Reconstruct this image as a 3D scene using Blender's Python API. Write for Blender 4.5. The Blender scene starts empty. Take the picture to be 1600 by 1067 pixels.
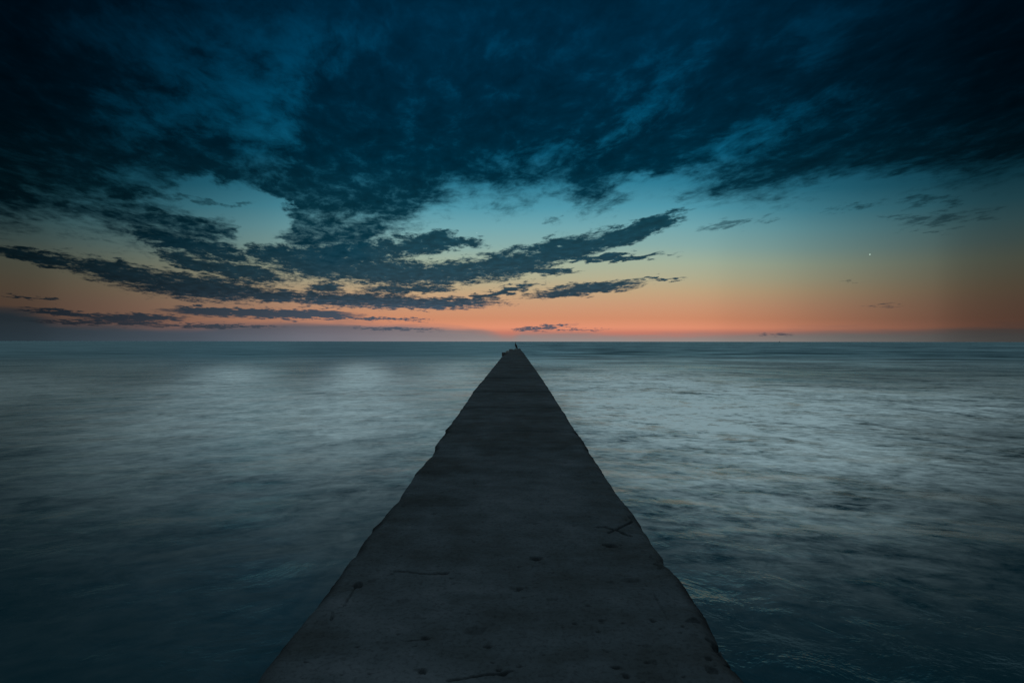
import bpy, bmesh, math, random
import numpy as np
from mathutils import Vector, Matrix

S = bpy.context.scene
C = S.collection
F = 889.0            # focal length in pixels of the 1600 px wide photograph (20 mm on full frame)
HZ = 533.4           # horizon row
CAM_Z = 2.15         # eye above the still water
H = 0.85             # eye above the deck
DECK = CAM_Z - H

# ------------------------------------------------------------------ camera
cam_d = bpy.data.cameras.new('camera'); cam = bpy.data.objects.new('camera', cam_d); C.objects.link(cam)
cam_d.sensor_width = 36.0; cam_d.lens = 36.0*F/1600.0
cam_d.clip_start = 0.05; cam_d.clip_end = 60000
cam.location = (0, 0, CAM_Z)
cam.rotation_euler = (Matrix.Rotation(math.radians(90), 4, 'X') @ Matrix.Rotation(math.radians(0.06), 4, 'Z')).to_euler()
S.camera = cam
S.view_settings.view_transform = 'Standard'; S.view_settings.look = 'None'
S.view_settings.exposure = 0.0; S.view_settings.gamma = 1.0; S.view_settings.use_curve_mapping = False
S.cycles.use_denoising = True
S.cycles.max_bounces = 5

def lin(c):
    return tuple(((v/255)/12.92 if v/255 <= 0.04045 else ((v/255+0.055)/1.055)**2.4) for v in c)

# ------------------------------------------------------------------ node helper
class NT:
    def __init__(s, tree): s.t = tree; s.n = tree.nodes; s.l = tree.links
    def put(s, sock, v):
        if v is None: return
        if isinstance(v, bpy.types.NodeSocket): s.l.new(v, sock)
        else: sock.default_value = v
    def math(s, op, a, b=None, c=None, clamp=False):
        n = s.n.new('ShaderNodeMath'); n.operation = op; n.use_clamp = clamp
        for i, v in enumerate((a, b, c)): s.put(n.inputs[i], v)
        return n.outputs[0]
    def vec(s, op, a, b=None, scale=None):
        n = s.n.new('ShaderNodeVectorMath'); n.operation = op
        s.put(n.inputs[0], a)
        if b is not None: s.put(n.inputs[1], b)
        if scale is not None: s.put(n.inputs['Scale'], scale)
        return n.outputs['Value'] if op in ('DOT_PRODUCT', 'LENGTH') else n.outputs[0]
    def xyz(s, x=0.0, y=0.0, z=0.0):
        n = s.n.new('ShaderNodeCombineXYZ')
        for i, v in enumerate((x, y, z)): s.put(n.inputs[i], v)
        return n.outputs[0]
    def sep(s, v):
        n = s.n.new('ShaderNodeSeparateXYZ'); s.l.new(v, n.inputs[0]); return n.outputs
    def noise(s, v, scale, detail=4, rough=0.55, dist=0.0, lac=2.0, color=False):
        n = s.n.new('ShaderNodeTexNoise'); s.l.new(v, n.inputs['Vector'])
        n.inputs['Scale'].default_value = scale; n.inputs['Detail'].default_value = detail
        n.inputs['Roughness'].default_value = rough; n.inputs['Distortion'].default_value = dist
        n.inputs['Lacunarity'].default_value = lac
        return n.outputs['Color'] if color else n.outputs['Fac']
    def remap(s, v, a, b, c=0.0, d=1.0, smooth=False):
        n = s.n.new('ShaderNodeMapRange'); n.clamp = True
        if smooth: n.interpolation_type = 'SMOOTHSTEP'
        for i, x in enumerate((v, a, b, c, d)): s.put(n.inputs[i], x)
        return n.outputs[0]
    def curve(s, v, pts, lo, hi, vlo, vhi):
        """piecewise curve through pts (x, value)"""
        n = s.n.new('ShaderNodeFloatCurve')
        s.put(n.inputs['Value'], s.math('DIVIDE', s.math('SUBTRACT', v, lo), hi-lo, clamp=True))
        cv = n.mapping.curves[0]
        P = [((x-lo)/(hi-lo), (y-vlo)/(vhi-vlo)) for x, y in pts]
        cv.points[0].location = P[0]; cv.points[-1].location = P[-1]
        for p in P[1:-1]: cv.points.new(*p)
        n.mapping.use_clip = False; n.mapping.update()
        return s.math('MULTIPLY_ADD', n.outputs[0], vhi-vlo, vlo)
    def ramp(s, v, stops, interp='LINEAR'):
        n = s.n.new('ShaderNodeValToRGB'); n.color_ramp.interpolation = interp
        s.put(n.inputs[0], v); e = n.color_ramp.elements
        for i, (p, c) in enumerate(stops):
            el = e[i] if i < 2 else e.new(p)
            el.position = p; el.color = (*c, 1)
        return n.outputs[0]
    def mix(s, f, a, b, mode='MIX'):
        n = s.n.new('ShaderNodeMix'); n.data_type = 'RGBA'; n.blend_type = mode
        s.put(n.inputs['Factor'], f)
        for k, v in (('A', a), ('B', b)):
            sock = [i for i in n.inputs if i.name == k and i.type == 'RGBA'][0]
            s.put(sock, v if isinstance(v, bpy.types.NodeSocket) else (*v[:3], 1))
        return [o for o in n.outputs if o.type == 'RGBA'][0]

# ------------------------------------------------------------------ the dusk sky
# directions: azimuth a (0 = along the pier, seaward) and e = tan(elevation)
def ae(px, py):
    u = (px-800)/F; v = (HZ-py)/F
    a = math.atan(u); return a, v*math.cos(a)

W = bpy.data.worlds.new('World'); S.world = W; W.use_nodes = True
for n in list(W.node_tree.nodes): W.node_tree.nodes.remove(n)
k = NT(W.node_tree)
tc = k.n.new('ShaderNodeTexCoord')
D = tc.outputs['Generated']
dx, dy, dz = k.sep(D)
az = k.math('ARCTAN2', dx, dy)
hyp = k.math('SQRT', k.math('ADD', k.math('MULTIPLY', dx, dx), k.math('MULTIPLY', dy, dy)))
el = k.math('DIVIDE', dz, k.math('MAXIMUM', hyp, 0.05))
# cloud layer coordinates: the direction met with a curved layer overhead, streaks run towards azimuth -14 deg
inv = k.math('DIVIDE', 1.0, k.math('ADD', k.math('MAXIMUM', el, 0.0), 0.075))
hn = k.math('MAXIMUM', hyp, 0.05)
lx = k.math('MULTIPLY', k.math('DIVIDE', dx, hn), inv)
ly = k.math('MULTIPLY', k.math('DIVIDE', dy, hn), inv)
th = math.radians(-14)
across = k.math('ADD', k.math('MULTIPLY', lx, math.cos(th)), k.math('MULTIPLY', ly, -math.sin(th)))
along = k.math('ADD', k.math('MULTIPLY', lx, math.sin(th)), k.math('MULTIPLY', ly, math.cos(th)))
P = k.xyz(across, k.math('MULTIPLY', along, 0.62), 0.0)
warp = k.vec('SUBTRACT', k.noise(P, 3.0, 3, color=True), (0.5, 0.5, 0.5))
P2 = k.vec('ADD', P, k.vec('SCALE', warp, scale=0.16))
nA = k.noise(P2, 11.0, 7, 0.60)           # puffs
nB = k.noise(P2, 3.2, 4, 0.55)            # masses
nC = k.noise(P2, 34.0, 5, 0.66)           # crumbs
# low, horizontally drawn wisps
Q = k.xyz(k.math('MULTIPLY', az, 7.0), k.math('MULTIPLY', el, 70.0), 3.3)
nL = k.noise(Q, 1.0, 6, 0.58, 0.3)
# gently warped direction used for the outlines of the cloud masses
wq = k.vec('SUBTRACT', k.noise(P, 7.0, 5, 0.6, color=True), (0.5, 0.5, 0.5))
wq = k.vec('MULTIPLY', wq, (0.085, 0.055, 0.0))
wfade = k.remap(el, 0.0, 0.25, 0.35, 1.0)
wq = k.vec('SCALE', wq, scale=wfade)
wx, wy, _ = k.sep(wq)
q3 = k.xyz(k.math('ADD', az, wx), k.math('ADD', el, wy), 1.0)
qa = k.math('ADD', az, wx); qe = k.math('ADD', el, wy)

def blob(cx, cy, rx, ry, rot=0.0, s=1.0, soft=1.0):
    """soft elliptical field, 1*s at its centre and 0 on the outline, negative outside down to -soft"""
    a0, e0 = ae(cx, cy); v = (HZ-cy)/F; ca, sa = math.cos(a0), math.sin(a0)
    J = np.array([[ca*ca, 0], [v*sa*ca*ca*-1, -ca]])/F
    r = math.radians(rot)
    R = np.array([[math.cos(r), -math.sin(r)], [math.sin(r), math.cos(r)]])
    A = np.linalg.inv(J @ R @ np.diag([rx, ry]))
    b = A @ np.array([a0, e0])
    X = k.vec('DOT_PRODUCT', q3, (A[0, 0], A[0, 1], -b[0]))
    Y = k.vec('DOT_PRODUCT', q3, (A[1, 0], A[1, 1], -b[1]))
    d2 = k.math('MULTIPLY_ADD', X, X, k.math('MULTIPLY', Y, Y))
    return k.math('MULTIPLY', k.math('MAXIMUM', k.math('SUBTRACT', 1.0, d2), -soft), s)

def union(fs):
    r = fs[0]
    for f in fs[1:]: r = k.math('SMOOTH_MAX', r, f, 0.25)
    return r

# lower edge of the cloud deck, as elevation over azimuth
edge = [(-40, 372), (0, 374), (100, 368), (150, 380), (210, 393), (260, 402), (330, 408), (400, 408), (460, 415), (520, 432), (560, 425),
        (600, 396), (650, 358), (700, 334), (740, 322), (790, 338), (830, 330), (868, 312), (905, 342), (932, 344), (965, 322),
        (1010, 310), (1060, 310), (1100, 320), (1200, 322), (1300, 306), (1400, 298), (1500, 297), (1600, 285), (1660, 280)]
LO, HI = -2.2, 2.2
pts = [(LO, 0.12)] + [(-1.2, 0.14)] + [ae(x, y) for x, y in edge] + [(1.2, 0.16), (HI, 0.16)]
Bc = k.curve(qa, pts, LO, HI, 0.0, 0.5)
deck = k.math('MULTIPLY', k.math('SUBTRACT', qe, Bc), 26.0)
deck = k.math('MINIMUM', k.math('MAXIMUM', deck, -1.6), k.remap(el, .22, .32, 1.25, 1.5))

holes = [(370, 322, 92, 40, 8, 1.9), (412, 345, 48, 44, 0, 2.2), (310, 300, 70, 24, -6, 1.2), (398, 378, 66, 14, 4, 1.2), (275, 325, 80, 12, 10, 0.8),
         (425, 190, 66, 110, 12, .85), (330, 160, 110, 70, 20, .85), (380, 70, 230, 90, 8, .85), (215, 185, 90, 60, 20, .75), (190, 60, 130, 60, 12, .6), (250, 285, 130, 24, 12, .62), (150, 315, 130, 14, 8, .5), (90, 350, 90, 10, 6, .45),
         (860, 245, 130, 34, -8, .55), (1000, 185, 100, 30, -28, .55), (1070, 278, 120, 24, -12, .62), (980, 285, 60, 18, 0, .7), (800, 300, 60, 24, -8, .7), (720, 290, 60, 16, 0, .45),
         (1240, 190, 170, 50, -24, .42), (1290, 60, 120, 60, -20, .42), (1140, 225, 130, 30, -24, .55), (630, 378, 80, 20, -12, .60), (540, 340, 90, 12, 5, .35), (500, 388, 60, 10, 0, .5),
         (1330, 288, 170, 18, -4, .6), (800, 60, 140, 60, 0, .2), (560, 60, 120, 40, 0, .3), (1050, 110, 120, 40, -20, .35)]
for cx, cy, rx, ry, rot, s in holes:
    deck = k.math('SUBTRACT', deck, k.math('MAXIMUM', blob(cx, cy, rx, ry, rot, s, 0.0), 0.0))

mid = [(60, 403, 110, 12, 10), (190, 428, 120, 23, 12), (320, 450, 160, 24, 5), (430, 462, 80, 12, 2),
       (300, 385, 110, 18, 12), (300, 412, 70, 12, 16), (375, 425, 100, 15, 10), (430, 400, 60, 18, 8), (345, 398, 60, 14, 10),
       (500, 412, 110, 34, 6), (600, 424, 140, 28, 3), (700, 426, 120, 24, -4), (790, 414, 90, 28, -9), (870, 394, 130, 25, -15),
       (960, 372, 110, 19, -17), (1015, 354, 64, 15, -20), (940, 404, 120, 6, -3), (508, 450, 38, 10, 0), (850, 425, 60, 8, 0),
       (550, 468, 140, 15, 1), (665, 474, 150, 11, 0), (780, 458, 80, 8, -14), (640, 452, 90, 8, 0),
       (915, 452, 110, 12, -6), (1035, 436, 44, 3, 0), (690, 374, 80, 16, 6), (640, 385, 100, 18, -4), (560, 395, 110, 22, 0)]
low = [(170, 505, 130, 4, 1), (610, 499, 90, 2.6, 1), (620, 514, 80, 2.5, 1), (330, 510, 120, 3, 0), (420, 490, 170, 9, 1), (215, 497, 100, 8, 1), (330, 484, 70, 4, 2), (480, 496, 100, 4, 0), (50, 466, 46, 3, 3), (850, 511, 60, 3, -5), (100, 489, 80, 4, 4), (1210, 522, 30, 2.0, 0), (890, 515, 80, 1.2, 0)]
small = [(1480, 342, 85, 18, -7), (1385, 341, 34, 6, -6), (1330, 322, 60, 7, -8), (1130, 352, 60, 8, -10), (1180, 345, 50, 9, -12), (1450, 315, 70, 10, -4),
         (865, 344, 22, 7, 0), (355, 318, 45, 5, 4), (300, 308, 60, 6, 6), (1330, 440, 24, 1.6, 0), (1380, 476, 40, 2, 0), (1450, 360, 36, 4, 6)]
M = union([blob(*b) for b in mid]); Lw = union([blob(*b) for b in low]); Sm = union([blob(*b) for b in small])

puff = k.math('ADD', k.math('MULTIPLY', k.math('SUBTRACT', nA, 0.5), 3.6), k.math('MULTIPLY', k.math('SUBTRACT', nC, 0.5), 1.5))
mass = k.math('MULTIPLY', k.math('SUBTRACT', nB, 0.5), 1.1)
tex = k.math('ADD', puff, mass)
crumb = k.math('MULTIPLY', k.math('SUBTRACT', nC, 0.5), 1.5)
Tdeck = k.math('ADD', deck, k.math('MULTIPLY', tex, 0.62))
Tmid = k.math('ADD', k.math('MULTIPLY', M, 1.75), k.math('MULTIPLY', k.math('ADD', tex, crumb), 0.74))
Tsm = k.math('ADD', k.math('MULTIPLY', Sm, 0.9), k.math('MULTIPLY', tex, 1.0))
wisp = k.math('MULTIPLY', k.math('SUBTRACT', nL, 0.5), 3.0)
Tlow = k.math('ADD', k.math('MULTIPLY', Lw, 1.7), k.math('MULTIPLY', wisp, .8))
aDeck = k.remap(Tdeck, -0.2, 1.45, smooth=True)
aMid = k.remap(Tmid, 0.0, 1.25, 0, 0.97, smooth=True)
aSm = k.remap(Tsm, 0.25, 1.3, 0, 0.62, smooth=True)
aLow = k.remap(Tlow, 0.1, 1.1, 0, 0.95, smooth=True)
# haze bank lying on the horizon
bank = [(-200, 475), (0, 480), (60, 492), (130, 503), (300, 506), (500, 503), (600, 502), (680, 507), (740, 514), (780, 523), (797, 526), (812, 517), (840, 519), (1000, 521), (1200, 519), (1400, 514), (1600, 508), (1700, 506)]
Hb = k.curve(az, [(LO, .05)] + [ae(x, y) for x, y in bank] + [(HI, .05)], LO, HI, 0.0, 0.12)
bk = k.math('ADD', k.math('SUBTRACT', Hb, el), k.math('MULTIPLY', k.math('SUBTRACT', nL, 0.5), 0.030))
aBank = k.remap(bk, -0.007, 0.014, 0.0, 0.95, smooth=True)

def er(py): return (HZ-py)/F
ES = 0.8
def stops(lst): return [(min(max(er(y)/ES, 0), 1), lin(c)) for y, c in sorted(lst, key=lambda t: -t[0])]
clear = k.ramp(k.math('DIVIDE', k.math('MULTIPLY', el, k.remap(k.math('ABSOLUTE', k.math('SUBTRACT', az, -.02)), .18, .75, 1.0, 1.24, smooth=True)), ES, clamp=True), stops([(533, (150, 118, 112)), (520, (196, 122, 104)), (512, (226, 146, 114)), (498, (208, 141, 107)), (478, (202, 152, 118)),
    (455, (192, 166, 130)), (435, (178, 174, 144)), (412, (164, 178, 156)), (385, (136, 172, 168)), (355, (112, 166, 174)), (325, (80, 150, 168)), (290, (48, 124, 148)),
    (240, (18, 102, 134)), (180, (3, 88, 122)), (100, (0, 76, 110)), (0, (0, 62, 94)), (-150, (0, 40, 60))]))
cloud = k.ramp(k.math('DIVIDE', el, ES, clamp=True), stops([(530, (92, 88, 96)), (505, (62, 82, 100)), (485, (50, 76, 94)), (465, (28, 58, 74)), (435, (22, 60, 76)), (400, (15, 57, 73)),
    (350, (10, 54, 68)), (310, (6, 50, 66)), (260, (0, 42, 60)), (200, (0, 38, 57)), (120, (0, 38, 59)), (40, (0, 40, 63)), (-60, (0, 34, 54)), (-170, (0, 24, 38))]))
dusk = k.math('MULTIPLY', k.remap(k.math('ABSOLUTE', k.math('SUBTRACT', az, .10)), .22, .80, 0.0, .52, smooth=True), k.remap(el, .02, .17, 1.0, .0, smooth=True))
clear = k.mix(dusk, clear, lin((164, 150, 140)))
bankc = k.ramp(k.remap(az, *[ae(x, 500)[0] for x in (0, 1600)]), [(0, lin((98, 128, 146))), (.16, lin((104, 118, 134))), (.3, lin((118, 118, 128))), (.5, lin((142, 132, 130))), (.75, lin((142, 134, 130))), (1, lin((150, 150, 148)))])
bankc = k.vec('SCALE', bankc, scale=k.remap(k.math('ADD', el, k.math('MULTIPLY', k.math('SUBTRACT', nL, .5), .02)), 0.0, 0.03, 1.12, .74))
col = k.mix(aBank, clear, bankc)
col = k.mix(aLow, col, cloud)
col = k.mix(aSm, col, cloud)
# denser cores of the clouds are darker
core = k.remap(Tdeck, 0.7, 2.2, 1.18, 0.86, smooth=True)
cl2 = k.vec('SCALE', cloud, scale=k.math('MULTIPLY', core, k.remap(k.math('ADD', nA, k.math('MULTIPLY', nB, .7)), .60, 1.1, 1.22, .82)))
col = k.mix(aMid, col, k.vec('SCALE', cloud, scale=k.remap(nA, .35, .65, 1.30, .80)))
col = k.mix(aDeck, col, cl2)
# afterglow fades away from the azimuth where the sun went down
glow = [(-2.2, .09), (-1.1, .09)] + [(ae(x, 500)[0], v) for x, v in ((0, .15), (100, .22), (250, .38), (400, .62), (550, .88), (720, 1.0), (1000, 1.0), (1150, .82), (1300, .53), (1450, .31), (1600, .16))] + [(1.1, .10), (2.2, .09)]
G = k.curve(az, glow, LO, HI, 0.0, 1.0)
bgc = k.vec('SCALE', col, scale=G)
over = k.remap(el, 0.66, 1.15, 0.0, 1.0, smooth=True)  # unseen overhead sky, brightness added to light the water and deck
bgc = k.mix(over, bgc, k.vec('SCALE', k.xyz(0.42, 0.56, 0.62), scale=k.remap(nB, .3, .7, 1.5, .6)))
bg = k.n.new('ShaderNodeBackground'); k.l.new(bgc, bg.inputs['Color']); bg.inputs['Strength'].default_value = 1.0
wo = k.n.new('ShaderNodeOutputWorld'); k.l.new(bg.outputs[0], wo.inputs['Surface'])
W.cycles.sampling_method = 'MANUAL'; W.cycles.sample_map_resolution = 1024

# ------------------------------------------------------------------ numpy noise
rng = np.random.default_rng(7)
PERM = rng.permutation(65536)
def hash2(ix, iy, seed=0):
    return PERM[(PERM[(ix + seed*131) & 65535] + iy) & 65535]/65535.0
def vnoise(x, y, seed=0):
    ix = np.floor(x).astype(np.int64); iy = np.floor(y).astype(np.int64)
    fx = x-ix; fy = y-iy
    fx = fx*fx*fx*(fx*(fx*6-15)+10); fy = fy*fy*fy*(fy*(fy*6-15)+10)
    a = hash2(ix, iy, seed); b = hash2(ix+1, iy, seed); c = hash2(ix, iy+1, seed); d = hash2(ix+1, iy+1, seed)
    return (a*(1-fx)+b*fx)*(1-fy) + (c*(1-fx)+d*fx)*fy - 0.5
def fbm(x, y, octs=4, seed=0, gain=0.5):
    r = 0; amp = 1.0
    for o in range(octs):
        r = r + amp*vnoise(x*2**o + 17.3*o, y*2**o - 9.1*o, seed+o); amp *= gain
    return r

def grid_mesh(name, X, Y, Z):
    """rectangular grid of points -> mesh; X, Y, Z arrays (rows, cols)"""
    r, c = X.shape
    co = np.stack([X, Y, Z], -1).reshape(-1, 3).astype(np.float32)
    i = np.arange(r*c).reshape(r, c)
    q = np.stack([i[:-1, :-1], i[:-1, 1:], i[1:, 1:], i[1:, :-1]], -1).reshape(-1, 4)
    me = bpy.data.meshes.new(name)
    me.vertices.add(len(co)); me.vertices.foreach_set('co', co.ravel())
    me.loops.add(q.size); me.loops.foreach_set('vertex_index', q.ravel().astype(np.int32))
    me.polygons.add(len(q)); me.polygons.foreach_set('loop_start', np.arange(0, q.size, 4, dtype=np.int32))
    me.polygons.foreach_set('use_smooth', np.ones(len(q), dtype=bool))
    me.update(calc_edges=True)
    return me
def material(name):
    m = bpy.data.materials.new(name); m.use_nodes = True
    t = NT(m.node_tree); b = m.node_tree.nodes['Principled BSDF']
    return m, t, b

# ------------------------------------------------------------------ sea
def graded(lo, hi, n, s0, centre=0.0):
    """points from lo to hi, fine (s0) near centre and widening away"""
    t = np.linspace(-1, 1, n)
    def side(L, t):
        kk = 8.0
        for _ in range(60):
            kk = math.asinh(L/s0*kk/(n/2))
        return L*np.sinh(kk*t)/math.sinh(kk)
    return np.where(t < 0, -side(centre-lo, -t), side(hi-centre, t)) + centre
xs = graded(-16000, 16000, 900, 0.05)
ys = graded(-400, 16000, 1300, 0.06, 3.0)
X, Y = np.meshgrid(xs, ys)
dxs = np.gradient(xs)[None, :]; dys = np.gradient(ys)[:, None]
sp = np.maximum(dxs, dys)
right = 1/(1+np.exp(-(X-0.5)/0.6))          # the pier shelters its left side
wl_f = lambda wl: np.clip((wl/sp-3)/5, 0, 1)
tl = 0.17*np.abs(X)
Z = (0.022*right+0.006)*vnoise((X)/1.5, (Y+tl)/0.95, 3)*wl_f(0.95)
Z += (0.014*right+0.005)*vnoise((X)/0.55, (Y+tl*1.2)/0.42, 5)*wl_f(0.42)
Z += (0.008*right+0.004)*vnoise((X)/0.26, (Y+tl)/0.2, 9)*wl_f(0.2)
Z += (0.06*right+0.02)*vnoise(X/7, (Y+tl*.4)/4.2, 11)*wl_f(4.2)
me = grid_mesh('sea', X, Y, Z)
sea = bpy.data.objects.new('sea', me); C.objects.link(sea); sea['kind'] = 'structure'
m, t, b = material('sea_water')
g = t.n.new('ShaderNodeNewGeometry'); pos = g.outputs['Position']
px_, py_, pz_ = t.sep(pos)
skew = t.xyz(px_, t.math('ADD', py_, t.math('MULTIPLY', t.math('ABSOLUTE', px_), 0.17)), 0.0)
v1 = t.vec('MULTIPLY', skew, (1.0, 1.25, 1.0))
rgt = t.remap(px_, -0.6, 2.0, 0.5, 1.0)
n1 = t.noise(v1, 1.6, 5, 0.60, 0.4)
n2 = t.noise(v1, 0.28, 4, 0.60, 0.3)
n3 = t.noise(t.vec('MULTIPLY', skew, (1.0, 1.5, 1.0)), 0.06, 4, 0.6, 0.2)
hgt = t.math('ADD', t.math('ADD', t.math('MULTIPLY', n1, 0.040), t.math('MULTIPLY', t.noise(v1, 6.5, 4, .6, .3), .003)), t.math('ADD', t.math('MULTIPLY', n2, 0.13), t.math('MULTIPLY', n3, 1.1)))
bp = t.n.new('ShaderNodeBump'); bp.inputs['Distance'].default_value = 1.0
t.put(bp.inputs['Strength'], rgt); t.l.new(hgt, bp.inputs['Height'])
open_sea = t.remap(py_, 14, 105, 0.0, 1.0, smooth=True)
fr = t.n.new('ShaderNodeFresnel'); fr.inputs['IOR'].default_value = 1.36; t.l.new(bp.outputs[0], fr.inputs['Normal'])
gl = t.n.new('ShaderNodeBsdfGlossy'); gl.distribution = 'MULTI_GGX'; gl.inputs['Color'].default_value = (0.64, 0.92, 1.0, 1)
t.put(gl.inputs['Roughness'], t.math('ADD', t.remap(px_, -1, 3, 0.15, 0.19), t.math('MULTIPLY', open_sea, 0.22))); t.l.new(bp.outputs[0], gl.inputs['Normal'])
df = t.n.new('ShaderNodeBsdfDiffuse'); df.inputs['Color'].default_value = (0.004, 0.026, 0.036, 1)
ms = t.n.new('ShaderNodeMixShader'); slick = t.noise(t.vec('MULTIPLY', skew, (.7, 1.4, 1.0)), 0.09, 5, .62, .6)
slick = t.math('MULTIPLY', t.remap(slick, .40, .57, .30, 1.28), t.remap(t.noise(skew, .013, 4, .6), .38, .6, .75, 1.1))
slick = t.math('ADD', 1.0, t.math('MULTIPLY', t.math('SUBTRACT', slick, 1.0), t.remap(px_, -4, 6, .45, 1.0)))
t.put(ms.inputs[0], t.math('MULTIPLY', slick, t.math('MULTIPLY', fr.outputs[0], t.remap(open_sea, 0, 1, 1.0, 0.62)))); t.l.new(df.outputs[0], ms.inputs[1]); t.l.new(gl.outputs[0], ms.inputs[2])
# reflected sky brightness painted as pale diffuse patches either side of the pier
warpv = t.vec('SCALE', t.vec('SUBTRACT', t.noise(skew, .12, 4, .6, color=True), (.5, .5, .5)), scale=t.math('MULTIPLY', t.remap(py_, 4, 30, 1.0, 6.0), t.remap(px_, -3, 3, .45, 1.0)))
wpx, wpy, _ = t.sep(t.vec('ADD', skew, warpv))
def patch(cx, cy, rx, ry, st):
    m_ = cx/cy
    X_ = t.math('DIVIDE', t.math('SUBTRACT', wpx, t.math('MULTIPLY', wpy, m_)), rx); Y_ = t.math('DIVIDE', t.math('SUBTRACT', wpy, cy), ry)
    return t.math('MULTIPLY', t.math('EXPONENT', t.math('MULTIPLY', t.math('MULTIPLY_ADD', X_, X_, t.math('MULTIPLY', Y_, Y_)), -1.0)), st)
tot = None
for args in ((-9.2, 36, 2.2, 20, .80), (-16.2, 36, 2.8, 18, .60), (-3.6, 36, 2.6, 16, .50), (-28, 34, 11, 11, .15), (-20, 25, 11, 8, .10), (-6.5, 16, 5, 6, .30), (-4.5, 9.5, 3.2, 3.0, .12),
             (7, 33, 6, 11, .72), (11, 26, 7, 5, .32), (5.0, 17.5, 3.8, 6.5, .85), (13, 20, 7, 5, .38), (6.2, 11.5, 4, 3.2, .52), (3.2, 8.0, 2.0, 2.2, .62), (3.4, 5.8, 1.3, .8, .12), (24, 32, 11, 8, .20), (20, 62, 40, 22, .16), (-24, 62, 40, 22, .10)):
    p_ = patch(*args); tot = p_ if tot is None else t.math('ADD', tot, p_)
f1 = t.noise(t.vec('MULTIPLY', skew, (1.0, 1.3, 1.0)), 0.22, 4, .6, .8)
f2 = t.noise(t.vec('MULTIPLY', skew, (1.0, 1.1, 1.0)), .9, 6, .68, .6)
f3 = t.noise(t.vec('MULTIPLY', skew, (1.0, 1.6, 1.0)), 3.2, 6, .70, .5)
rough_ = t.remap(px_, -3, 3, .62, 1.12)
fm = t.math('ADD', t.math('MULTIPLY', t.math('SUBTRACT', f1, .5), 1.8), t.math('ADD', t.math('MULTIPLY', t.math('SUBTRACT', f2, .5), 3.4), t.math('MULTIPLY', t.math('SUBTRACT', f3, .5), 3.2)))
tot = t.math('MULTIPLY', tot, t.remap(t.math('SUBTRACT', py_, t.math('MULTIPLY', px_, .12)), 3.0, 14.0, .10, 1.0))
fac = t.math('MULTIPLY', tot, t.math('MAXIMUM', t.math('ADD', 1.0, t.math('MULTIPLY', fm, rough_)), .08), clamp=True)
sheen_paint = t.n.new('ShaderNodeBsdfDiffuse'); sheen_paint.inputs['Color'].default_value = (.82, .89, .88, 1)
mf = t.n.new('ShaderNodeMixShader'); t.l.new(fac, mf.inputs[0]); t.l.new(ms.outputs[0], mf.inputs[1]); t.l.new(sheen_paint.outputs[0], mf.inputs[2])
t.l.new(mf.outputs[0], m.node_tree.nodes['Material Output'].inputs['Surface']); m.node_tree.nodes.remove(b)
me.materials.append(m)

# ------------------------------------------------------------------ pier
Ledge = [(800, 545.5), (784, 558), (740, 613), (711, 655.5), (685, 695.5), (679.5, 703), (678.5, 711), (670, 720), (655, 738), (627.5, 780.5), (620, 787), (592.5, 818), (570, 848), (550, 875.5), (520, 918), (480, 966), (455, 997), (428, 1032), (405, 1066), (380, 1100), (300, 1200)]
Redge = [(812.5, 545.5), (817.5, 550.5), (847.5, 593), (875, 638), (900, 678), (915, 703), (935, 730.5), (955, 763), (985, 797), (990, 809), (1020, 852), (1045, 885.5), (1065, 919), (1090, 952), (1106, 983), (1117, 1012), (1143, 1043), (1165, 1067), (1190, 1100), (1260, 1200)]
def to_world(px, py, h=H):
    y = F*h/(py-HZ); return (px-800)*y/F, y
Lw_ = np.array([to_world(*p) for p in Ledge])[::-1]; Rw_ = np.array([to_world(*p) for p in Redge])[::-1]
y_end = 62.0
# rows: dense where near
pyrow = np.arange(HZ+13.0, 1110, 0.62)
yr = (F*H/(pyrow-HZ))[::-1]
yr = np.concatenate([np.arange(-14, yr[0]-0.01, 0.04), yr]); yr[-1] = y_end
xl = np.interp(yr, Lw_[:, 1], Lw_[:, 0]); xr = np.interp(yr, Rw_[:, 1], Rw_[:, 0])
xl += 0.011*fbm(yr*2.4, yr*0+.5, 6, 21, .65)-.024; xr += .024+0.011*fbm(yr*2.4, yr*0+7.5, 6, 25, .65)
xl += 0.05*np.clip(fbm(yr*3.1, yr*0+2.5, 3, 27)-.26, 0, .3)*1.2; xr -= 0.05*np.clip(fbm(yr*3.1, yr*0+4.5, 3, 28)-.26, 0, .3)*1.2
NC = 330
s = np.linspace(0, 1, NC); s = 0.5*(s + (0.5-0.5*np.cos(math.pi*s)))     # a little denser at the edges
PX = xl[:, None] + (xr-xl)[:, None]*s[None, :]; PY = np.repeat(yr[:, None], NC, 1)
PZ = np.full_like(PX, DECK)
BASE = PZ.copy()
PZ += 0.010*fbm(PX*1.3, PY*1.1, 3, 31) + 0.004*fbm(PX*9, PY*7, 4, 35, .6) + 0.0022*fbm(PX*45, PY*38, 3, 39, .6)
# worn arrises
dl = PX-xl[:, None]; dr = xr[:, None]-PX
de = np.minimum(dl, dr)
wear = 0.035 + 0.05*np.clip(fbm(PX*0+3*np.sign(dl-dr), PY*2.2, 3, 41)+.1, 0, 1)
PZ -= 0.028*np.clip(1-de/wear, 0, 1)**2.2
TOP0 = PZ.copy()
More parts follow.
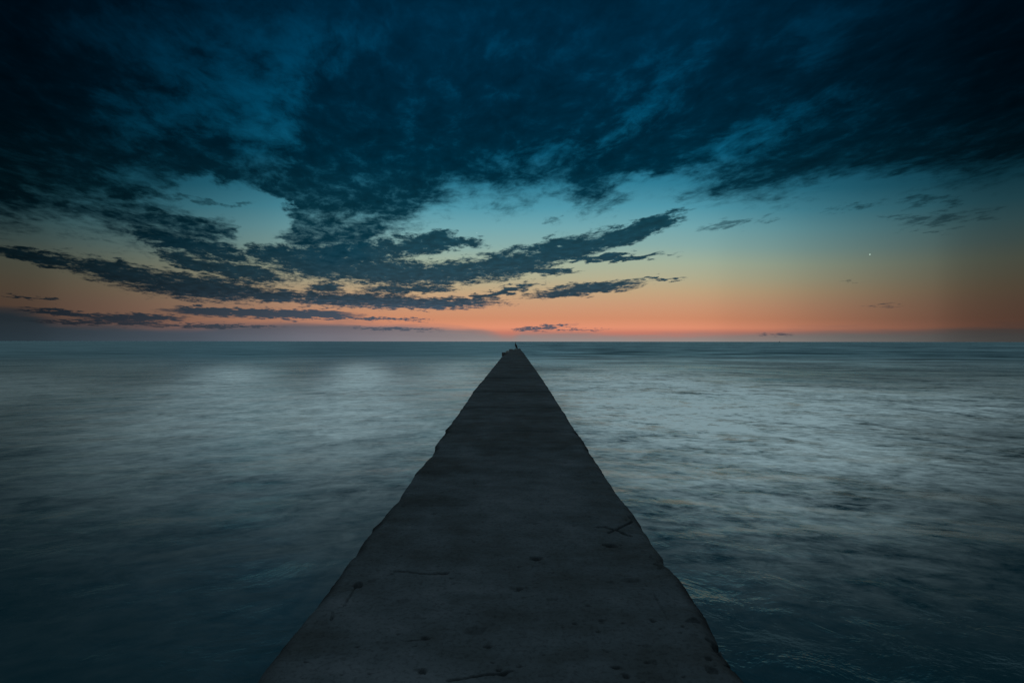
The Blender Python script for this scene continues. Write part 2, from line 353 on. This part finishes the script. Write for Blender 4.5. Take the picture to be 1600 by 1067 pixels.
# pour joints across the deck, a few with a small step
for py, dep, wdt, st in ((676, .030, .035, .0), (703, .012, .03, .012), (741, .008, .02, .008), (637, .02, .05, 0), (612, .02, .07, .01), (590, .03, .1, 0), (790, .004, .012, .004), (575, .03, .14, 0)):
    yj = to_world(800, py)[1] + 0.02*fbm(PX*3, PX*0, 3, 55+py)
    PZ -= 1.1*dep*np.exp(-((PY-yj)/wdt)**2)*(0.55+0.9*np.clip(vnoise(PX*4, PX*0, py)+.2, 0, 1))
    PZ += st/(1+np.exp(-(PY-yj)/0.02)) - st/(1+np.exp(-(PY-yj-1.6)/0.5))
def seg_dist(x0, y0, x1, y1):
    vx, vy = x1-x0, y1-y0
    tt = np.clip(((PX-x0)*vx+(PY-y0)*vy)/(vx*vx+vy*vy+1e-9), 0, 1)
    return np.hypot(PX-x0-tt*vx, PY-y0-tt*vy), tt
# the crossed cracks by the right edge and the small fissures (photograph pixels on the deck plane)
cracks = [([(932, 824), (944, 823), (954, 825), (972, 831), (986, 837)], .009, .020), ([(951, 832), (964, 826), (978, 819), (989, 812)], .008, .020),
          ([(618, 892), (640, 892), (660, 895), (697, 895)], .007, .012), ([(557, 915), (545, 934), (538, 946)], .004, .008), ([(520, 957), (518, 968)], .005, .008),
          ([(1020, 925), (1035, 950), (1048, 975)], .004, .004), ([(640, 1000), (665, 998)], .004, .01), ([(700, 1062), (760, 1052), (800, 1046)], .006, .01),
          ([(1045, 1035), (1055, 1060), (1062, 1090)], .004, .004)]
for line, wdt, dep in cracks:
    w3 = [to_world(*p) for p in line]
    for (x0, y0), (x1, y1) in zip(w3, w3[1:]):
        d, _ = seg_dist(x0, y0, x1, y1)
        PZ -= 1.5*dep*np.clip(1-(d+0.004*vnoise(PX*60, PY*60, 77))/wdt, 0, 1)
# pits and spalls: (px, py, half width px, half height px, depth)
pits = [(838, 871, 10, 3, .02), (952, 852, 6, 2.5, .02), (1086, 970, 10, 3, .016), (1021, 969, 4, 2.5, .015), (1124, 1012, 5, 9, .03), (1108, 997, 6, 2, .012),
        (1108, 1027, 5, 3, .010), (1113, 1045, 5, 3, .010), (988, 806, 6, 4, .015), (898, 973, 2.5, 2, .012), (812, 917, 7, 2, .012), (694, 895, 6, 2.5, .02),
        (561, 913, 6, 4, .018), (665, 995, 6, 3, .014), (660, 1047, 8, 5, .016), (762, 1008, 6, 2.5, .014), (780, 1044, 4, 2, .012), (750, 982, 9, 3, .008), (963, 1040, 10, 2, .012),
        (978, 1053, 3, 3, .012), (1012, 1034, 5, 1.5, .008), (949, 1016, 3, 1.5, .008), (936, 986, 4, 1.5, .008), (940, 968, 5, 1.5, .008), (955, 908, 8, 2, .006), (985, 906, 14, 4, .008),
        (920, 946, 3, 1.5, .01), (627, 938, 8, 2, .006), (884, 735, 6, 2, .012), (905, 743, 8, 1.5, .01), (928, 753, 5, 1.5, .01), (1034, 884, 5, 3, .012), (884, 725, 4, 1, .01)]
R2 = random.Random(5)
for i in range(230):
    py = 700 + 380*R2.random()**0.7; hw = (py-HZ)*0.66
    x = 800+R2.uniform(-1, 1)*hw
    r = R2.uniform(.4, 1.5)*(1+(R2.random() < .06)*1.2)
    pits.append((x, py, r*1.7, r*.7, R2.uniform(.003, .009)))
for px, py, rx, ry, dep in pits:
    x0, y0 = to_world(px, py); kx = y0/F; ky = y0*y0/(F*H)
    j0, j1 = np.searchsorted(yr, [y0-ry*ky*2.6, y0+ry*ky*2.6])
    if j1 <= j0: continue
    sx = (PX[j0:j1]-x0)/(rx*kx); sy = (PY[j0:j1]-y0)/(ry*ky)
    rr = np.sqrt(sx*sx+sy*sy)*(1+1.1*vnoise(PX[j0:j1]*55, PY[j0:j1]*40, 91)+.6*vnoise(PX[j0:j1]*18, PY[j0:j1]*14, 92))
    PZ[j0:j1] -= 1.15*dep*np.clip(1.25-rr, 0, 1)**0.7
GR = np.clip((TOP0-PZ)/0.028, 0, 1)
# rough broken far end
endf = np.clip((PY-56.5)/4, 0, 1)
PZ += endf*(0.22*fbm(PX*2.3, PY*0.9, 3, 95))
# side faces: rows of the same length going down below the water on both sides, drawn slightly inward and rough
def side(x0, z0, sgn, seed):
    cols = []
    for j, dzv in enumerate([0.03, 0.08, 0.16, 0.28, 0.44, 0.64, 0.9, 1.2, 1.6, 2.4, 3.4]):
        off = 0.05*fbm(yr*1.7, yr*0+dzv*3, 4, seed) + 0.02*fbm(yr*9, yr*0+dzv*12, 3, seed+3) - 0.03*min(dzv*4, 1) + 0.10*max(0, dzv-0.9)
        cols.append((x0+sgn*off, z0-dzv))
    return cols
LS = side(xl, PZ[:, 0], -1, 61)[::-1]; RS = side(xr, PZ[:, -1], 1, 67)
PXf = np.concatenate([np.stack([c[0] for c in LS], 1), PX, np.stack([c[0] for c in RS], 1)], 1)
PZf = np.concatenate([np.stack([c[1] for c in LS], 1), PZ, np.stack([c[1] for c in RS], 1)], 1)
PYf = np.repeat(yr[:, None], PXf.shape[1], 1)
# closing end face
for dyv, dzv in ((0.05, .1), (0.12, .5), (0.2, 1.2), (0.5, 3.4)):
    PXf = np.vstack([PXf, PXf[-1:]]); PYf = np.vstack([PYf, np.full((1, PXf.shape[1]), y_end+dyv)])
    PZf = np.vstack([PZf, np.minimum(PZf[-1:], DECK-dzv)])
me = grid_mesh('concrete_pier', PXf, PYf, PZf)
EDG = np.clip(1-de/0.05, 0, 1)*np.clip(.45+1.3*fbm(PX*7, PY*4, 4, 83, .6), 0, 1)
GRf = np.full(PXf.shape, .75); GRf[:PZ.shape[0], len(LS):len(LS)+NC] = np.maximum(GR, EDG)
at = me.attributes.new('dark_mask', 'FLOAT', 'POINT'); at.data.foreach_set('value', GRf.astype(np.float32).ravel())  # darker colour in pits, joints and cracks, along edges and down the sides
pier = bpy.data.objects.new('concrete_pier', me); C.objects.link(pier)
pier['label'] = 'long narrow pier of worn dark concrete with chipped edges running out to sea'; pier['category'] = 'pier'
m, t, b = material('weathered_concrete')
g = t.n.new('ShaderNodeNewGeometry'); pos = g.outputs['Position']
c1 = t.noise(pos, 1.1, 5, .6, .3); c2 = t.noise(pos, 6.0, 5, .65); c3 = t.noise(pos, 70, 3, .7)
c4 = t.noise(t.vec('MULTIPLY', pos, (0.45, 2.6, 1.0)), 2.0, 6, .7, .5)
mx = t.math('ADD', t.math('MULTIPLY', c1, .45), t.math('ADD', t.math('MULTIPLY', c2, .33), t.math('MULTIPLY', c4, .22)))
colr = t.ramp(t.remap(mx, .38, .62), [(0, (.021, .025, .026)), (.35, (.031, .039, .043)), (.65, (.041, .053, .061)), (1, (.060, .073, .084))])
spk = t.remap(c3, .36, .50, .72, 1.0)
colr = t.vec('SCALE', colr, scale=spk)
ga = t.n.new('ShaderNodeAttribute'); ga.attribute_name = 'dark_mask'
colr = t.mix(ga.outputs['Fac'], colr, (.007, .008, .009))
t.l.new(colr, b.inputs['Base Color'])
b.inputs['Roughness'].default_value = .88
b.inputs['Specular IOR Level'].default_value = .04
bp = t.n.new('ShaderNodeBump'); bp.inputs['Distance'].default_value = .004; bp.inputs['Strength'].default_value = .7
t.l.new(t.math('ADD', t.noise(pos, 55, 4, .65), t.math('MULTIPLY', c2, .8)), bp.inputs['Height']); t.l.new(bp.outputs[0], b.inputs['Normal'])
me.materials.append(m)

# ------------------------------------------------------------------ rocks at the far end
mr, t, b = material('dark_wet_rock')
g = t.n.new('ShaderNodeTexCoord'); pos = g.outputs['Object']
t.l.new(t.ramp(t.noise(pos, 6, 5, .65), [(.3, (.035, .036, .036)), (.7, (.10, .10, .095))]), b.inputs['Base Color']); b.inputs['Roughness'].default_value = .6
def rock(loc, size, label, seed, block=0.0):
    bm = bmesh.new(); bmesh.ops.create_cube(bm, size=1.0) if block else bmesh.ops.create_icosphere(bm, subdivisions=4, radius=.5)
    if block:
        bmesh.ops.bevel(bm, geom=bm.edges[:], offset=.09, segments=2, affect='EDGES')
        bmesh.ops.subdivide_edges(bm, edges=bm.edges[:], cuts=3, use_grid_fill=True)
    co = np.array([v.co[:] for v in bm.verts])
    d = 0.30*fbm(co[:, 0]*2.1+seed, co[:, 1]*2.1+co[:, 2]*1.7, 4, seed)
    d2 = .1*fbm(co[:, 2]*5+seed, co[:, 0]*5+co[:, 1]*3, 3, seed+2)
    if block: d = d*.45
    for v, a, c in zip(bm.verts, d, d2):
        v.co *= (1+a+c)
        v.co.x *= size[0]; v.co.y *= size[1]; v.co.z *= size[2]
    me = bpy.data.meshes.new('rock'); bm.to_mesh(me); bm.free()
    for p in me.polygons: p.use_smooth = not block
    me.materials.append(mr)
    o = bpy.data.objects.new('rock', me); C.objects.link(o); o.location = loc
    o['label'] = label; o['category'] = 'rock'; o['group'] = 'rocks at the far end of the pier'
    return o
def world_at(px, py, y): return Vector(((px-800)*y/F, y, CAM_Z-(py-HZ)*y/F))
y0 = 44.0
o = rock(world_at(788, 553.6, y0), (.36, .8, .30), 'square broken concrete block jutting out from the left edge near the far end', 3, .1)
rock(world_at(793.5, 550.6, 50), (.42, .8, .34), 'low rounded rock between the square block and the bird', 8)
rock(world_at(798, 547.6, 57), (.42, .7, .36), 'dark rock at the tip of the pier just left of the bird', 13)
perch = rock(world_at(806.5, 547.6, 59), (.42, .5, .36), 'flat dark rock at the tip of the pier under the bird', 19)
rock(world_at(811, 546.6, 60), (.22, .4, .30), 'small pointed rock at the tip of the pier right of the bird', 29)

# ------------------------------------------------------------------ cormorant
mb, t, b = material('black_feathers')
g = t.n.new('ShaderNodeTexCoord')
t.l.new(t.ramp(t.noise(g.outputs['Object'], 40, 3, .6), [(.35, (.010, .011, .012)), (.7, (.028, .030, .030))]), b.inputs['Base Color']); b.inputs['Roughness'].default_value = .6
mk, t, b = material('grey_horn')
t.l.new(t.ramp(t.noise(t.n.new('ShaderNodeTexCoord').outputs['Object'], 30, 2), [(.3, (.06, .055, .045)), (.7, (.10, .09, .07))]), b.inputs['Base Color']); b.inputs['Roughness'].default_value = .45
def skin(name, verts, edges, radii, mat, parent=None, sub=2):
    me = bpy.data.meshes.new(name); me.from_pydata([v for v in verts], edges, [])
    o = bpy.data.objects.new(name, me); C.objects.link(o)
    sm = o.modifiers.new('Skin', 'SKIN'); me.materials.append(mat)
    if not me.skin_vertices: 
        with bpy.context.temp_override(object=o, active_object=o): pass
    if me.skin_vertices:
        for i, r in enumerate(radii):
            me.skin_vertices[0].data[i].radius = r if isinstance(r, tuple) else (r, r)
        me.skin_vertices[0].data[0].use_root = True
    o.modifiers.new('Subdivision', 'SUBSURF').levels = sub; o.modifiers[-1].render_levels = sub
    sm.use_smooth_shade = True
    if parent: o.parent = parent
    return o
def lathe(name, path, radii, mat, parent=None, flat=1.0, n=14):
    """one continuous tapering surface along a path of points"""
    bm = bmesh.new(); rings = []
    pts_ = [Vector(p) for p in path]
    for i, p in enumerate(pts_):
        tg = (pts_[min(i+1, len(pts_)-1)]-pts_[max(i-1, 0)]).normalized()
        sx = Vector((0, 1, 0)) if abs(tg.y) < .9 else Vector((1, 0, 0))
        u = tg.cross(sx).normalized(); v = tg.cross(u).normalized()
        rings.append([bm.verts.new(p + u*math.cos(a)*radii[i] + v*math.sin(a)*radii[i]*flat) for a in [2*math.pi*j/n for j in range(n)]])
    for r0, r1 in zip(rings, rings[1:]):
        for j in range(n): bm.faces.new((r0[j], r0[(j+1) % n], r1[(j+1) % n], r1[j]))
    bm.faces.new(rings[0][::-1]); bm.faces.new(rings[-1])
    bmesh.ops.recalc_face_normals(bm, faces=bm.faces[:])
    me = bpy.data.meshes.new(name); bm.to_mesh(me); bm.free()
    for p in me.polygons: p.use_smooth = True
    me.materials.append(mat)
    o = bpy.data.objects.new(name, me); C.objects.link(o)
    s_ = o.modifiers.new('Subdivision', 'SUBSURF'); s_.levels = 1; s_.render_levels = 1
    if parent: o.parent = parent
    return o
# bird frame: +x is the breast side, z up; feet at z = 0
bird = bpy.data.objects.new('bird', None); C.objects.link(bird)
bird['label'] = 'black cormorant-like bird standing upright with raised neck on the pier tip'; bird['category'] = 'bird'
lathe('body', [(-.20, 0, -.02), (-.16, 0, .06), (-.12, 0, .13), (-.075, 0, .21), (-.03, 0, .30), (.01, 0, .38), (.045, 0, .45), (.065, 0, .51), (.062, 0, .56), (.048, 0, .61), (.040, 0, .655), (.050, 0, .69), (.075, 0, .712), (.105, 0, .716)],
      [.018, .035, .055, .085, .112, .118, .095, .062, .042, .033, .031, .036, .034, .018], mb, bird, 0.92)
lathe('beak', [(.098, 0, .716), (.13, 0, .722), (.165, 0, .728), (.178, 0, .720)], [.013, .010, .007, .003], mk, bird)
for sy in (-1, 1):
    lathe('wing', [(.02, sy*.075, .44), (-.02, sy*.105, .36), (-.07, sy*.10, .26), (-.12, sy*.07, .16), (-.155, sy*.035, .085)], [.022, .040, .042, .028, .008], mb, bird, .55)
    lathe('leg', [(-.01, sy*.05, .27), (.0, sy*.05, .16), (-.01, sy*.05, .03), (.0, sy*.05, .012), (.07, sy*.06, .008)], [.035, .018, .013, .018, .020], mk, bird)
bird.scale = (1.0, 1.0, 1.0)
bird.location = world_at(806.4, 545.6, 59)
bird.rotation_euler = (0, 0, math.radians(205))

# ------------------------------------------------------------------ evening star and a fainter one
def star(px, py, dist, r, strength, col, label):
    u = Vector(((px-800)/F, 1, (HZ-py)/F)).normalized()
    bm = bmesh.new(); bmesh.ops.create_icosphere(bm, subdivisions=2, radius=r)
    me = bpy.data.meshes.new('star'); bm.to_mesh(me); bm.free()
    m, t, b = material('starlight')
    b.inputs['Base Color'].default_value = (0, 0, 0, 1); b.inputs['Emission Color'].default_value = (*col, 1); b.inputs['Emission Strength'].default_value = strength
    me.materials.append(m); o = bpy.data.objects.new('star', me); C.objects.link(o)
    o.location = u*dist + Vector((0, 0, CAM_Z)); o['label'] = label; o['category'] = 'star'
    return o
star(1359, 397, 15000, 15, 1.0, (.45, .62, .52), 'brightest star, alone in the clear green sky at the right')
star(745, 364, 15000, 13, 1.0, (.28, .50, .52), 'faint star in the pale blue gap between the clouds left of the pier tip')

# ------------------------------------------------------------------ far ship on the horizon
ms, t, b = material('ship_paint')
t.l.new(t.ramp(t.noise(t.n.new('ShaderNodeTexCoord').outputs['Object'], .2, 2), [(.3, (.05, .055, .06)), (.7, (.08, .085, .09))]), b.inputs['Base Color'])
ship = bpy.data.objects.new('ship', None); C.objects.link(ship)
ship['label'] = 'tiny dark ship far away on the horizon'; ship['category'] = 'ship'
def hull_mesh():
    bm = bmesh.new(); secs = []
    for x, w, k0 in ((-9, 1.6, .2), (-7.5, 2.1, 0), (0, 2.3, 0), (5, 1.8, 0), (8, .8, .3), (10, .06, .9)):
        secs.append([bm.verts.new((x, y*w, z)) for y, z in ((-1, 2.4+k0), (-.8, .6), (-.2, -.6), (.2, -.6), (.8, .6), (1, 2.4+k0))])
    for a, c in zip(secs, secs[1:]):
        for j in range(6): bm.faces.new((a[j], a[(j+1) % 6], c[(j+1) % 6], c[j]))
    bm.faces.new(secs[0][::-1]); bm.faces.new(secs[-1])
    bmesh.ops.recalc_face_normals(bm, faces=bm.faces[:]); me = bpy.data.meshes.new('hull'); bm.to_mesh(me); bm.free(); return me
def boxes(name, bs):
    bm = bmesh.new()
    for (x, y, z, a, c, d) in bs:
        r = bmesh.ops.create_cube(bm, size=1.0); 
        for v in r['verts']: v.co = Vector((v.co.x*a+x, v.co.y*c+y, v.co.z*d+z))
    bmesh.ops.bevel(bm, geom=bm.edges[:], offset=.06, segments=1, affect='EDGES')
    me = bpy.data.meshes.new(name); bm.to_mesh(me); bm.free(); return me
for nm, me in (('hull', hull_mesh()), ('wheelhouse', boxes('wheelhouse', [(-3, 0, 3.6, 4.5, 3, 2.6)])), ('mast', boxes('mast', [(-3.5, 0, 7.2, .3, .3, 4.6), (-3.5, 0, 7.6, .2, 2.4, .2)]))):
    me.materials.append(ms); o = bpy.data.objects.new(nm, me); C.objects.link(o); o.parent = ship
ship.location = ((1218-800)*3800/F, 3800, 0); ship.rotation_euler = (0, 0, math.radians(75))
